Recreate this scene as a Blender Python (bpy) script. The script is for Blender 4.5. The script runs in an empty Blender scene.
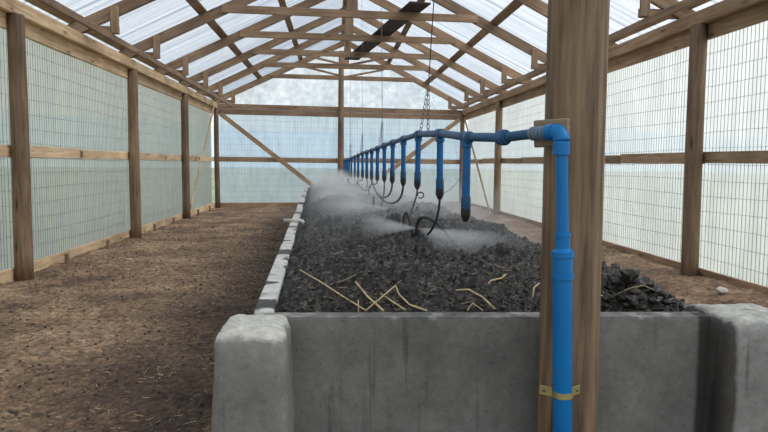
import bpy, math, random
import numpy as np
from mathutils import Vector, Matrix

random.seed(7)
RNG = np.random.default_rng(11)
sc = bpy.context.scene
C = sc.collection

# ------------------------------------------------------------------ camera
F_PX, YAW, PITCH, ROLL, EYE = 661.7, math.radians(4.263), math.radians(4.492), math.radians(0.503), 1.5
cy, sy, cp, sp = math.cos(YAW), math.sin(YAW), math.cos(PITCH), math.sin(PITCH)
fwd = Vector((sy * cp, cy * cp, -sp))
rgt = Vector((cy, -sy, 0))
up = rgt.cross(fwd)
cr, sr = math.cos(ROLL), math.sin(ROLL)
r2, u2 = rgt * cr + up * sr, up * cr - rgt * sr
cam_data = bpy.data.cameras.new('camera')
cam_data.sensor_width = 36.0
cam_data.lens = F_PX / 768 * 36
cam_data.clip_start, cam_data.clip_end = 0.05, 2000
cam = bpy.data.objects.new('camera', cam_data)
cam.matrix_world = Matrix(((r2.x, u2.x, -fwd.x, 0), (r2.y, u2.y, -fwd.y, 0), (r2.z, u2.z, -fwd.z, EYE), (0, 0, 0, 1)))
C.objects.link(cam)
sc.camera = cam

# ------------------------------------------------------------------ exposure, sky, sun
sc.view_settings.view_transform = 'Standard'
sc.view_settings.look = 'None'
sc.view_settings.gamma = 1
sc.view_settings.use_curve_mapping = False
sc.view_settings.exposure = 0.42
sc.cycles.transparent_max_bounces = 24
sc.cycles.max_bounces = 8
sc.cycles.volume_bounces = 3
sc.cycles.volume_step_rate = 1.0
sc.cycles.use_denoising = True

world = bpy.data.worlds.new('sky')
sc.world = world
world.use_nodes = True
wn = world.node_tree
wn.nodes.clear()


def nd(nt, typ, **kw):
    n = nt.nodes.new(typ)
    for k, v in kw.items():
        if k.startswith('i_'):
            key = k[2:]
            key = int(key) if key.isdigit() else key.replace('_', ' ')
            n.inputs[key].default_value = v
        else:
            setattr(n, k, v)
    return n


def ramp(nt, fac, stops, interp='LINEAR'):
    n = nt.nodes.new('ShaderNodeValToRGB')
    n.color_ramp.interpolation = interp
    el = n.color_ramp.elements
    while len(el) > 1:
        el.remove(el[-1])
    el[0].position = stops[0][0]
    el[0].color = (*stops[0][1], 1)
    for p, c in stops[1:]:
        e = el.new(p)
        e.color = (*c, 1)
    if fac is not None:
        nt.links.new(fac, n.inputs[0])
    return n.outputs[0]


g = nd(wn, 'ShaderNodeTexCoord')
sep = nd(wn, 'ShaderNodeSeparateXYZ')
wn.links.new(g.outputs['Generated'], sep.inputs[0])
blue = ramp(wn, sep.outputs[2], [(0.0, (0.86, 0.90, 0.93)), (0.2, (0.76, 0.85, 0.94)), (0.6, (0.52, 0.69, 0.91))])
mp = nd(wn, 'ShaderNodeMapping')
mp.inputs['Scale'].default_value = (2.0, 2.0, 4.5)
wn.links.new(g.outputs['Generated'], mp.inputs[0])
nz = nd(wn, 'ShaderNodeTexNoise', i_Scale=1.0, i_Detail=5.0, i_Roughness=0.5)
wn.links.new(mp.outputs[0], nz.inputs['Vector'])
cf = ramp(wn, nz.outputs['Fac'], [(0.36, (0, 0, 0)), (0.56, (1, 1, 1))])
mixc = nd(wn, 'ShaderNodeMix', data_type='RGBA')
wn.links.new(cf, mixc.inputs[0])
wn.links.new(blue, mixc.inputs[6])
mixc.inputs[7].default_value = (1.0, 1.0, 0.99, 1)
bg = nd(wn, 'ShaderNodeBackground', i_Strength=1.0)
wn.links.new(mixc.outputs[2], bg.inputs[0])
wo = nd(wn, 'ShaderNodeOutputWorld')
wn.links.new(bg.outputs[0], wo.inputs[0])

sun_d = bpy.data.lights.new('sun', 'SUN')
sun_d.energy = 2.8
sun_d.angle = math.radians(40)
sun_d.color = (1.0, 0.95, 0.87)
sun = bpy.data.objects.new('sun', sun_d)
# sun behind thin cloud, high on the right and a little behind the camera
sdir = Vector((0.80, -0.25, 0.75)).normalized()
sun.rotation_euler = sdir.to_track_quat('Z', 'Y').to_euler()
C.objects.link(sun)


# ------------------------------------------------------------------ materials
def new_mat(name):
    m = bpy.data.materials.new(name)
    m.use_nodes = True
    m.node_tree.nodes.clear()
    out = m.node_tree.nodes.new('ShaderNodeOutputMaterial')
    return m, m.node_tree, out


def noise(nt, vec, scale, detail=4.0, rough=0.55, mscale=None):
    if mscale is not None:
        mm = nd(nt, 'ShaderNodeMapping')
        mm.inputs['Scale'].default_value = mscale
        nt.links.new(vec, mm.inputs[0])
        vec = mm.outputs[0]
    n = nd(nt, 'ShaderNodeTexNoise', i_Scale=scale, i_Detail=detail, i_Roughness=rough)
    nt.links.new(vec, n.inputs['Vector'])
    return n.outputs['Fac']


def mixrgb(nt, fac, a, b, blend='MIX'):
    n = nd(nt, 'ShaderNodeMix', data_type='RGBA', blend_type=blend)
    for sock, v in ((n.inputs[0], fac), (n.inputs[6], a), (n.inputs[7], b)):
        if isinstance(v, (int, float)):
            sock.default_value = v
        elif isinstance(v, tuple):
            sock.default_value = (*v, 1)
        else:
            nt.links.new(v, sock)
    return n.outputs[2]


def bump(nt, h, strength, dist=0.01):
    b = nd(nt, 'ShaderNodeBump', i_Strength=strength, i_Distance=dist)
    nt.links.new(h, b.inputs['Height'])
    return b.outputs[0]


def wood(name, dark, light, rough=0.75, axis='X', knots=True):
    """timber: grain runs along the object's own X (beams) or Z (poles)"""
    m, nt, out = new_mat(name)
    tc = nd(nt, 'ShaderNodeTexCoord')
    oi = nd(nt, 'ShaderNodeObjectInfo')
    add = nd(nt, 'ShaderNodeVectorMath', operation='ADD')
    cmb = nd(nt, 'ShaderNodeCombineXYZ')
    mul = nd(nt, 'ShaderNodeMath', operation='MULTIPLY', i_1=37.0)
    nt.links.new(oi.outputs['Random'], mul.inputs[0])
    for i in range(3):
        nt.links.new(mul.outputs[0], cmb.inputs[i])
    nt.links.new(tc.outputs['Object'], add.inputs[0])
    nt.links.new(cmb.outputs[0], add.inputs[1])
    v = add.outputs[0]
    s = (0.6, 9, 9) if axis == 'X' else (9, 9, 0.6)
    n1 = noise(nt, v, 3.0, 5, 0.6, s)
    n2 = noise(nt, v, 1.3, 3, 0.5)
    col = ramp(nt, n1, [(0.3, dark), (0.68, light)])
    rnd = ramp(nt, oi.outputs['Random'], [(0, (0.78, 0.78, 0.78)), (1, (1.15, 1.12, 1.08))])
    col = mixrgb(nt, 1.0, col, rnd, 'MULTIPLY')
    sm = ramp(nt, n2, [(0.35, (0.72, 0.70, 0.68)), (0.65, (1.1, 1.1, 1.1))])
    col = mixrgb(nt, 1.0, col, sm, 'MULTIPLY')
    if knots:
        mm = nd(nt, 'ShaderNodeMapping')
        mm.inputs['Scale'].default_value = (1.2, 5, 5) if axis == 'X' else (5, 5, 1.2)
        nt.links.new(v, mm.inputs[0])
        vo = nd(nt, 'ShaderNodeTexVoronoi', i_Scale=1.2)
        nt.links.new(mm.outputs[0], vo.inputs['Vector'])
        k = ramp(nt, vo.outputs['Distance'], [(0.05, (0.35, 0.30, 0.26)), (0.16, (1, 1, 1))])
        col = mixrgb(nt, 1.0, col, k, 'MULTIPLY')
    b = nd(nt, 'ShaderNodeBsdfPrincipled', i_Roughness=rough)
    nt.links.new(col, b.inputs['Base Color'])
    nt.links.new(bump(nt, n1, 0.35, 0.01), b.inputs['Normal'])
    nt.links.new(b.outputs[0], out.inputs[0])
    return m


def plain(name, col, rough=0.5, metal=0.0, var=0.25, scale=6.0, spec=0.5):
    m, nt, out = new_mat(name)
    tc = nd(nt, 'ShaderNodeTexCoord')
    n = noise(nt, tc.outputs['Object'], scale, 4)
    c = ramp(nt, n, [(0.3, tuple(x * (1 - var) for x in col)), (0.7, tuple(min(1, x * (1 + var)) for x in col))])
    b = nd(nt, 'ShaderNodeBsdfPrincipled', i_Roughness=rough, i_Metallic=metal)
    b.inputs['Specular IOR Level'].default_value = spec
    nt.links.new(c, b.inputs['Base Color'])
    nt.links.new(b.outputs[0], out.inputs[0])
    return m


def film_mat(name, tint, clear, streak, low=0.80):
    """polythene sheet: part clear, part milky, with faint vertical creases"""
    m, nt, out = new_mat(name)
    tc = nd(nt, 'ShaderNodeTexCoord')
    n1 = noise(nt, tc.outputs['Object'], 2.0, 4, 0.6, streak)
    n2 = noise(nt, tc.outputs['Object'], 0.8, 3, 0.5)
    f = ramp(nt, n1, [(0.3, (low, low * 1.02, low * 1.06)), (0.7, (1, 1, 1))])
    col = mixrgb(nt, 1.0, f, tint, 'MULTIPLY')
    tr = nd(nt, 'ShaderNodeBsdfTransparent')
    nt.links.new(col, tr.inputs[0])
    tl = nd(nt, 'ShaderNodeBsdfTranslucent')
    nt.links.new(col, tl.inputs[0])
    df = nd(nt, 'ShaderNodeBsdfDiffuse')
    nt.links.new(col, df.inputs[0])
    gl = nd(nt, 'ShaderNodeBsdfGlossy', i_Roughness=0.25)
    m1 = nd(nt, 'ShaderNodeMixShader', i_0=0.22)
    nt.links.new(tl.outputs[0], m1.inputs[1])
    nt.links.new(df.outputs[0], m1.inputs[2])
    cl = ramp(nt, n2, [(0.3, (1 - clear * 0.8,) * 3), (0.7, (1 - min(1, clear * 1.2),) * 3)])
    m2 = nd(nt, 'ShaderNodeMixShader')
    nt.links.new(cl, m2.inputs[0])
    nt.links.new(tr.outputs[0], m2.inputs[1])
    nt.links.new(m1.outputs[0], m2.inputs[2])
    m3 = nd(nt, 'ShaderNodeMixShader', i_0=0.04)
    nt.links.new(m2.outputs[0], m3.inputs[1])
    nt.links.new(gl.outputs[0], m3.inputs[2])
    nt.links.new(m3.outputs[0], out.inputs[0])
    return m


def concrete(name, base, stain=None, lit_crust=None):
    # stain: (x, sign) damp beyond that x of the block; crust: height of its pale crown, laitance plus sky light painted in
    m, nt, out = new_mat(name)
    tc = nd(nt, 'ShaderNodeTexCoord')
    v = tc.outputs['Object']
    n1 = noise(nt, v, 2.2, 6, 0.62)
    n2 = noise(nt, v, 28, 5, 0.65)
    n3 = noise(nt, v, 3.0, 3, 0.6, (5, 5, 0.35))
    d = tuple(x * 0.62 for x in base)
    l = tuple(x * 1.25 for x in base)
    c = ramp(nt, n1, [(0.3, d), (0.7, l)])
    c = mixrgb(nt, 1.0, c, ramp(nt, n2, [(0.3, (0.8, 0.8, 0.8)), (0.7, (1.12, 1.12, 1.12))]), 'MULTIPLY')
    c = mixrgb(nt, 1.0, c, ramp(nt, n3, [(0.26, (0.45, 0.44, 0.43)), (0.40, (1, 1, 1))]), 'MULTIPLY')
    sepn = nd(nt, 'ShaderNodeSeparateXYZ')
    nt.links.new(v, sepn.inputs[0])
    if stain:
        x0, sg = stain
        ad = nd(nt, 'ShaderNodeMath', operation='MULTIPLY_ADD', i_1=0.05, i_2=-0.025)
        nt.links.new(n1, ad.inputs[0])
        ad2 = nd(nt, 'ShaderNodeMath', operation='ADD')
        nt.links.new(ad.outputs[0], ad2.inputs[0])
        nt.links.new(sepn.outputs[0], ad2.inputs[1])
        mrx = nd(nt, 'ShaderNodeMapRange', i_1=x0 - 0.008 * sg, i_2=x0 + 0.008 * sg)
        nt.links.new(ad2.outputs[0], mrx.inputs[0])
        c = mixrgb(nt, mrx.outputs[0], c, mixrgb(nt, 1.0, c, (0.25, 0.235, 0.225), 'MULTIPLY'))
    if lit_crust:
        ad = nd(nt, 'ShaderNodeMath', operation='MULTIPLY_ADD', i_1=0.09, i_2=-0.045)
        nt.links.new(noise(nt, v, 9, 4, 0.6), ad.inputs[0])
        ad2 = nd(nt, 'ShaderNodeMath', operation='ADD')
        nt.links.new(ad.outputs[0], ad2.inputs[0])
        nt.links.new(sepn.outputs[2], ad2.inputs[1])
        mrz = nd(nt, 'ShaderNodeMapRange', i_1=lit_crust - 0.012, i_2=lit_crust + 0.012)
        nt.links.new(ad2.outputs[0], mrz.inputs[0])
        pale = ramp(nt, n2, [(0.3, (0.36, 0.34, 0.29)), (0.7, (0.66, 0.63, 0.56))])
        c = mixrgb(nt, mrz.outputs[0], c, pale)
    vo = nd(nt, 'ShaderNodeTexVoronoi', i_Scale=26.0)
    nt.links.new(v, vo.inputs['Vector'])
    pit = ramp(nt, vo.outputs['Distance'], [(0.06, (0.5, 0.5, 0.5)), (0.13, (1, 1, 1))])
    c = mixrgb(nt, 1.0, c, pit, 'MULTIPLY')
    b = nd(nt, 'ShaderNodeBsdfPrincipled', i_Roughness=0.85)
    nt.links.new(c, b.inputs['Base Color'])
    nt.links.new(bump(nt, n2, 0.5, 0.006), b.inputs['Normal'])
    nt.links.new(b.outputs[0], out.inputs[0])
    return m


def soil_mat(name):
    m, nt, out = new_mat(name)
    tc = nd(nt, 'ShaderNodeTexCoord')
    v = tc.outputs['Object']
    n1 = noise(nt, v, 34, 7, 0.74)
    n2 = noise(nt, v, 4, 4, 0.6)
    n3 = noise(nt, v, 30, 4, 0.7, (1, 3, 3))
    c = ramp(nt, n1, [(0.38, (0.005, 0.0045, 0.004)), (0.50, (0.020, 0.017, 0.015)), (0.62, (0.105, 0.093, 0.082)), (0.70, (0.27, 0.245, 0.22))])
    c = mixrgb(nt, 1.0, c, ramp(nt, n2, [(0.36, (0.35, 0.31, 0.28)), (0.62, (1.6, 1.55, 1.5))]), 'MULTIPLY')
    fl = ramp(nt, n3, [(0.62, (0, 0, 0)), (0.70, (1, 1, 1))])
    c = mixrgb(nt, fl, c, (0.26, 0.235, 0.20))
    b = nd(nt, 'ShaderNodeBsdfPrincipled', i_Roughness=0.6)
    nt.links.new(c, b.inputs['Base Color'])
    nt.links.new(bump(nt, n1, 0.9, 0.012), b.inputs['Normal'])
    nt.links.new(b.outputs[0], out.inputs[0])
    return m


def ground_mat(name):
    m, nt, out = new_mat(name)
    tc = nd(nt, 'ShaderNodeTexCoord')
    v = tc.outputs['Object']
    n1 = noise(nt, v, 1.1, 6, 0.65)
    n2 = noise(nt, v, 17, 7, 0.74)
    n3 = noise(nt, v, 0.55, 4, 0.6)
    n4 = noise(nt, v, 42, 3, 0.7)
    c = ramp(nt, n1, [(0.34, (0.12, 0.069, 0.042)), (0.5, (0.26, 0.158, 0.093)), (0.64, (0.42, 0.275, 0.165))])
    c = mixrgb(nt, 1.0, c, ramp(nt, n2, [(0.36, (0.30, 0.28, 0.27)), (0.52, (0.95, 0.95, 0.95)), (0.66, (1.75, 1.75, 1.72))]), 'MULTIPLY')
    # ground trodden damp beside the bed
    se = nd(nt, 'ShaderNodeSeparateXYZ')
    nt.links.new(v, se.inputs[0])
    a = nd(nt, 'ShaderNodeMath', operation='MULTIPLY_ADD', i_1=2.6, i_2=-1.3)
    nt.links.new(n3, a.inputs[0])
    a2 = nd(nt, 'ShaderNodeMath', operation='ADD')
    nt.links.new(a.outputs[0], a2.inputs[0])
    nt.links.new(se.outputs[0], a2.inputs[1])
    mr = nd(nt, 'ShaderNodeMapRange', i_1=-2.0, i_2=-1.2)
    nt.links.new(a2.outputs[0], mr.inputs[0])
    mr2 = nd(nt, 'ShaderNodeMapRange', i_1=2.6, i_2=1.8)
    nt.links.new(se.outputs[0], mr2.inputs[0])
    mlt = nd(nt, 'ShaderNodeMath', operation='MULTIPLY')
    nt.links.new(mr.outputs[0], mlt.inputs[0])
    nt.links.new(mr2.outputs[0], mlt.inputs[1])
    damp = mixrgb(nt, mlt.outputs[0], (1, 1, 1), (0.40, 0.39, 0.41))
    c = mixrgb(nt, 1.0, c, damp, 'MULTIPLY')
    fl = ramp(nt, n4, [(0.66, (0, 0, 0)), (0.73, (1, 1, 1))])
    c = mixrgb(nt, fl, c, (0.36, 0.28, 0.19))
    b = nd(nt, 'ShaderNodeBsdfPrincipled', i_Roughness=0.9)
    nt.links.new(c, b.inputs['Base Color'])
    nt.links.new(bump(nt, n2, 0.8, 0.02), b.inputs['Normal'])
    nt.links.new(b.outputs[0], out.inputs[0])
    return m


M = {}
M['post'] = wood('weathered_pole', (0.15, 0.092, 0.054), (0.33, 0.22, 0.14), axis='Z')
M['pole'] = wood('weathered_grey_pole', (0.060, 0.036, 0.022), (0.28, 0.190, 0.118), axis='Z')
M['pale'] = wood('sidelit_pine', (0.54, 0.36, 0.20), (0.84, 0.63, 0.41))
M['mid'] = wood('pine_board', (0.30, 0.19, 0.11), (0.52, 0.36, 0.23))
M['truss'] = wood('truss_timber', (0.22, 0.135, 0.080), (0.44, 0.295, 0.19))
M['block'] = wood('rough_block', (0.17, 0.125, 0.082), (0.30, 0.235, 0.16))
M['shadedplank'] = wood('shaded_plank', (0.022, 0.012, 0.016), (0.06, 0.038, 0.045))
M['whiteboard'] = None
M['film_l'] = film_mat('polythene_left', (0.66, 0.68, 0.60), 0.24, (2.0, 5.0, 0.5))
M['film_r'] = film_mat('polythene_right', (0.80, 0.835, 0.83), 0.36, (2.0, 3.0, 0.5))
M['film_b'] = film_mat('polythene_end', (0.78, 0.88, 0.94), 0.36, (3.0, 2.0, 0.7))
M['gable'] = film_mat('clear_gable_sheet', (0.96, 0.98, 0.98), 0.85, (2.0, 2.0, 2.0))
M['roof'] = film_mat('clear_corrugated_sheet', (0.80, 0.85, 0.90), 0.64, (0.12, 7.0, 0.12), 0.66)
M['wire'] = plain('galvanised_wire', (0.30, 0.31, 0.31), 0.5, 0.6)
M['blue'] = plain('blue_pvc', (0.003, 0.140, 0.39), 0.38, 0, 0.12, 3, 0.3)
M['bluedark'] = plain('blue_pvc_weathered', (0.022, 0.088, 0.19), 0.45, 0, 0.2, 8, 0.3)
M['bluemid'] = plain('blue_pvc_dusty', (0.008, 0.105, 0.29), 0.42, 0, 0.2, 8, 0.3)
M['greyring'] = plain('grey_blue_coupling', (0.14, 0.19, 0.26), 0.45, 0, 0.2, 12)
M['black'] = plain('black_plastic', (0.012, 0.012, 0.014), 0.45)
M['red'] = plain('red_plastic', (0.26, 0.05, 0.04), 0.5)
M['brass'] = plain('brass_plated_steel', (0.50, 0.42, 0.18), 0.4, 0.75)
M['chain'] = plain('dull_steel', (0.16, 0.155, 0.15), 0.5, 0.7)
M['concrete'] = concrete('concrete', (0.170, 0.162, 0.152), stain=(1.885, 1), lit_crust=0.872)
M['concrete_p'] = concrete('concrete_rough', (0.225, 0.217, 0.203), lit_crust=0.845)
M['concrete_d'] = concrete('concrete_stained', (0.27, 0.262, 0.25), stain=(-0.150, -1), lit_crust=0.872)
M['soil'] = soil_mat('compost')
M['ground'] = ground_mat('trodden_earth')
M['straw'] = plain('dry_straw', (0.52, 0.40, 0.21), 0.7, 0, 0.3, 30)
M['strawdark'] = plain('old_straw', (0.26, 0.20, 0.13), 0.8, 0, 0.3, 30)
M['fibre'] = plain('grey_fibre', (0.135, 0.12, 0.10), 0.85, 0, 0.4, 30)
M['chip'] = plain('dark_chip', (0.05, 0.04, 0.034), 0.8, 0, 0.4, 30)
M['whitepvc'] = plain('white_pvc', (0.62, 0.60, 0.55), 0.5, 0, 0.15, 10)
M['stone'] = plain('pale_stone', (0.55, 0.50, 0.45), 0.9, 0, 0.25, 14)
M['grass'] = plain('field_grass', (0.19, 0.225, 0.15), 0.9, 0, 0.25, 0.1)
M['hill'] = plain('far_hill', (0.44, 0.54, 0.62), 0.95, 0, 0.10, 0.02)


def white_board():
    m, nt, out = new_mat('whitewashed_board')
    tc = nd(nt, 'ShaderNodeTexCoord')
    v = tc.outputs['Object']
    n1 = noise(nt, v, 5, 5, 0.65)
    n2 = noise(nt, v, 2.3, 4, 0.6)
    c = ramp(nt, n1, [(0.3, (0.42, 0.40, 0.36)), (0.65, (0.72, 0.70, 0.64))])
    mk = ramp(nt, n2, [(0.51, (1, 1, 1)), (0.56, (0.10, 0.095, 0.09))])
    c = mixrgb(nt, 1.0, c, mk, 'MULTIPLY')
    b = nd(nt, 'ShaderNodeBsdfPrincipled', i_Roughness=0.7)
    nt.links.new(c, b.inputs['Base Color'])
    nt.links.new(b.outputs[0], out.inputs[0])
    return m


M['whiteboard'] = white_board()

# ------------------------------------------------------------------ object helpers
W = {}   # world matrix of every object made here


def link(o, mw, parent=None):
    C.objects.link(o)
    W[o.name] = mw
    if parent is not None:
        o.parent = parent
        o.matrix_basis = W[parent.name].inverted() @ mw
    else:
        o.matrix_basis = mw
    return o


def props(o, label=None, cat=None, group=None, kind=None):
    if label:
        o['label'] = label
    if cat:
        o['category'] = cat
    if group:
        o['group'] = group
    if kind:
        o['kind'] = kind
    return o


def empty(name, loc=(0, 0, 0), **kw):
    o = bpy.data.objects.new(name, None)
    o.empty_display_size = 0.1
    link(o, Matrix.Translation(Vector(loc)))
    return props(o, **kw)


def mesh_obj(name, verts, faces, mat, parent=None, mw=None, smooth=False, **kw):
    me = bpy.data.meshes.new(name)
    me.from_pydata([tuple(map(float, v)) for v in verts] if not isinstance(verts, np.ndarray) else verts.tolist(), [], faces if not isinstance(faces, np.ndarray) else faces.tolist())
    mats = mat if isinstance(mat, (list, tuple)) else [mat]
    for m_ in mats:
        me.materials.append(m_)
    if smooth:
        me.polygons.foreach_set('use_smooth', [True] * len(me.polygons))
    me.update()
    o = bpy.data.objects.new(name, me)
    if mw is None:
        mw = W[parent.name].copy() if parent is not None else Matrix.Identity(4)
        # vertices are given in world space
        if parent is not None:
            inv = mw.inverted()
            me.transform(inv)
    link(o, mw, parent)
    return props(o, **kw)


def box_geo(l, w, h, bev=0.006):
    """bevelled box centred on the origin: 24 vertices"""
    a, b, c = l / 2, w / 2, h / 2
    e = min(bev, a * 0.4, b * 0.4, c * 0.4)
    vs, fs = [], []
    idx = {}
    for sx in (-1, 1):
        for sy_ in (-1, 1):
            for sz in (-1, 1):
                for ax in range(3):
                    p = [sx * a, sy_ * b, sz * c]
                    for k in range(3):
                        if k != ax:
                            p[k] -= (sx, sy_, sz)[k] * e
                    idx[(sx, sy_, sz, ax)] = len(vs)
                    vs.append(p)
    def quad(l4):
        fs.append(l4)
    for ax in range(3):
        o1, o2 = [k for k in range(3) if k != ax]
        for s in (-1, 1):
            q = []
            for s1, s2 in ((-1, -1), (1, -1), (1, 1), (-1, 1)):
                t = [0, 0, 0]; t[ax] = s; t[o1] = s1; t[o2] = s2
                q.append(idx[(*t, ax)])
            if (s > 0) == (ax == 1):
                q = q[::-1]
            fs.append(q)
        # bevel strips along axis ax
        for s1 in (-1, 1):
            for s2 in (-1, 1):
                q = []
                for s, w_ in ((-1, o1), (1, o1), (1, o2), (-1, o2)):
                    t = [0, 0, 0]; t[ax] = s; t[o1] = s1; t[o2] = s2
                    q.append(idx[(*t, w_)])
                fs.append(q)
    for sx in (-1, 1):
        for sy_ in (-1, 1):
            for sz in (-1, 1):
                fs.append([idx[(sx, sy_, sz, k)] for k in range(3)])
    return vs, fs


def recalc(me):
    import bmesh
    b = bmesh.new()
    b.from_mesh(me)
    bmesh.ops.recalc_face_normals(b, faces=b.faces)
    b.to_mesh(me)
    b.free()


def frame_x(p, q, upv=(0, 0, 1)):
    """matrix with X from p to q, Z as near upv as can be, origin midway"""
    p, q = Vector(p), Vector(q)
    x = (q - p).normalized()
    u = Vector(upv)
    if abs(x.dot(u)) > 0.98:
        u = Vector((0, 1, 0))
    y = u.cross(x).normalized()
    z = x.cross(y)
    c = (p + q) / 2
    return Matrix(((x.x, y.x, z.x, c.x), (x.y, y.y, z.y, c.y), (x.z, y.z, z.z, c.z), (0, 0, 0, 1))), (q - p).length


def beam(name, p, q, w, h, mat, parent=None, upv=(0, 0, 1), bev=0.006, **kw):
    """sawn timber from p to q; w across, h along upv"""
    mw, L = frame_x(p, q, upv)
    vs, fs = box_geo(L, w, h, bev)
    o = mesh_obj(name, vs, fs, mat, parent, mw, **kw)
    recalc(o.data)
    return o


def tube_geo(pts, rad, n=8, cap=True, base=0):
    pts = [Vector(p) for p in pts]
    rads = rad if isinstance(rad, (list, tuple)) else [rad] * len(pts)
    vs, fs = [], []
    t0 = (pts[1] - pts[0]).normalized()
    ref = Vector((0, 0, 1)) if abs(t0.z) < 0.9 else Vector((1, 0, 0))
    nrm = t0.cross(ref).normalized()
    for i, p in enumerate(pts):
        if i == 0:
            t = t0
        elif i == len(pts) - 1:
            t = (pts[i] - pts[i - 1]).normalized()
        else:
            d1, d2 = (pts[i] - pts[i - 1]), (pts[i + 1] - pts[i])
            t = (d1.normalized() + d2.normalized()) if d1.length > 1e-9 and d2.length > 1e-9 else d2 + d1
            t = t.normalized() if t.length > 1e-6 else t0
        nrm = (nrm - t * nrm.dot(t))
        nrm = nrm.normalized() if nrm.length > 1e-6 else t.orthogonal().normalized()
        bi = t.cross(nrm)
        for k in range(n):
            a = 2 * math.pi * k / n
            vs.append(p + (nrm * math.cos(a) + bi * math.sin(a)) * rads[i])
    for i in range(len(pts) - 1):
        for k in range(n):
            a, b = i * n + k, i * n + (k + 1) % n
            fs.append([base + a, base + b, base + b + n, base + a + n])
    if cap:
        fs.append([base + k for k in range(n)][::-1])
        fs.append([base + (len(pts) - 1) * n + k for k in range(n)])
    return vs, fs


def tube(name, pts, rad, mat, parent=None, n=10, smooth=True, cap=True, **kw):
    vs, fs = tube_geo(pts, rad, n, cap)
    o = mesh_obj(name, vs, fs, mat, parent, None, **kw)
    recalc(o.data)
    if smooth:
        for p in o.data.polygons:
            p.use_smooth = len(p.vertices) == 4
    return o


def turned(name, p, axis, prof, mat, parent=None, n=16, **kw):
    """profile [(t, r)...] turned about the line p + t*axis; sharp steps allowed"""
    p, ax = Vector(p), Vector(axis).normalized()
    u = ax.orthogonal().normalized()
    v = ax.cross(u)
    vs, fs = [], []
    for t, r in prof:
        for k in range(n):
            a = 2 * math.pi * k / n
            vs.append(p + ax * t + (u * math.cos(a) + v * math.sin(a)) * r)
    for i in range(len(prof) - 1):
        for k in range(n):
            a, b = i * n + k, i * n + (k + 1) % n
            fs.append([a, b, b + n, a + n])
    fs.append(list(range(n))[::-1])
    fs.append([(len(prof) - 1) * n + k for k in range(n)])
    o = mesh_obj(name, vs, fs, mat, parent, None, **kw)
    recalc(o.data)
    for q in o.data.polygons:
        q.use_smooth = len(q.vertices) == 4
    try:
        o.data.set_sharp_from_angle(angle=math.radians(40))
    except Exception:
        pass
    return o


def round_post(name, p, h, r, mat, parent=None, lean=(0, 0), taper=0.94, n=14, wob=0.006, rings=9, **kw):
    """round timber pole, a little irregular, origin at its foot"""
    ph = random.random() * 6
    vs, fs = [], []
    for i in range(rings):
        t = i / (rings - 1)
        rr = r * (1 + (taper - 1) * t)
        cx = lean[0] * t + wob * math.sin(3.1 * t + ph)
        cy_ = lean[1] * t + wob * math.cos(2.3 * t + ph)
        for k in range(n):
            a = 2 * math.pi * k / n
            q = rr * (1 + 0.03 * math.sin(2 * a + ph + 2 * t) + 0.02 * math.sin(5 * a + 3 * ph + 5 * t))
            vs.append((cx + q * math.cos(a), cy_ + q * math.sin(a), h * t))
    for i in range(rings - 1):
        for k in range(n):
            a, b = i * n + k, i * n + (k + 1) % n
            fs.append([a, b, b + n, a + n])
    fs.append(list(range(n))[::-1])
    fs.append([(rings - 1) * n + k for k in range(n)])
    o = mesh_obj(name, vs, fs, mat, parent, Matrix.Translation(Vector(p)), **kw)
    for q in o.data.polygons:
        q.use_smooth = len(q.vertices) == 4
    return o


# numpy noise ------------------------------------------------------
_perm = RNG.random((256, 256)).astype(np.float64)


def vnoise(x, y):
    xi, yi = np.floor(x).astype(int), np.floor(y).astype(int)
    fx, fy = x - xi, y - yi
    fx = fx * fx * fx * (fx * (fx * 6 - 15) + 10)
    fy = fy * fy * fy * (fy * (fy * 6 - 15) + 10)
    a = _perm[xi & 255, yi & 255]; b = _perm[(xi + 1) & 255, yi & 255]
    c = _perm[xi & 255, (yi + 1) & 255]; d = _perm[(xi + 1) & 255, (yi + 1) & 255]
    return (a * (1 - fx) + b * fx) * (1 - fy) + (c * (1 - fx) + d * fx) * fy - 0.5


def fbm(x, y, sc_, octs=5, gain=0.5):
    r, amp, f = 0, 1.0, sc_
    for i in range(octs):
        r = r + amp * vnoise(x * f + 17.3 * i, y * f + 5.7 * i)
        amp *= gain
        f *= 2.03
    return r


def grid_obj(name, X, Y, Z, mat, parent=None, smooth=True, **kw):
    nr, nc = X.shape
    vs = np.stack([X.ravel(), Y.ravel(), Z.ravel()], 1)
    i = np.arange((nr - 1) * nc).reshape(nr - 1, nc)[:, :-1].ravel()
    fs = np.stack([i, i + 1, i + nc + 1, i + nc], 1)
    me = bpy.data.meshes.new(name)
    me.vertices.add(len(vs))
    me.vertices.foreach_set('co', vs.ravel())
    me.loops.add(fs.size)
    me.loops.foreach_set('vertex_index', fs.ravel().astype(np.int32))
    me.polygons.add(len(fs))
    me.polygons.foreach_set('loop_start', np.arange(0, fs.size, 4, dtype=np.int32))
    me.polygons.foreach_set('loop_total', np.full(len(fs), 4, dtype=np.int32))
    me.materials.append(mat)
    me.update(calc_edges=True)
    if smooth:
        me.polygons.foreach_set('use_smooth', [True] * len(fs))
    o = bpy.data.objects.new(name, me)
    link(o, W[parent.name].copy() if parent is not None else Matrix.Identity(4), parent)
    if parent is not None:
        me.transform(W[parent.name].inverted())
    return props(o, **kw)


# ------------------------------------------------------------------ the building's measures
XL, XR = -3.92, 4.60                # post lines
YL = [-0.60, 4.00, 8.60, 13.34, 17.86, 22.51]
YR = [-2.20, 3.00, 8.21, 13.35, 18.51, 23.83]
H_LOW, H_PL, H_TOP = 3.10, 3.285, 3.465   # lower board, beam underside, beam top
CX, RIDGE, SLOPE = 0.34, 5.66, 0.49
Y0 = -1.2


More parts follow.
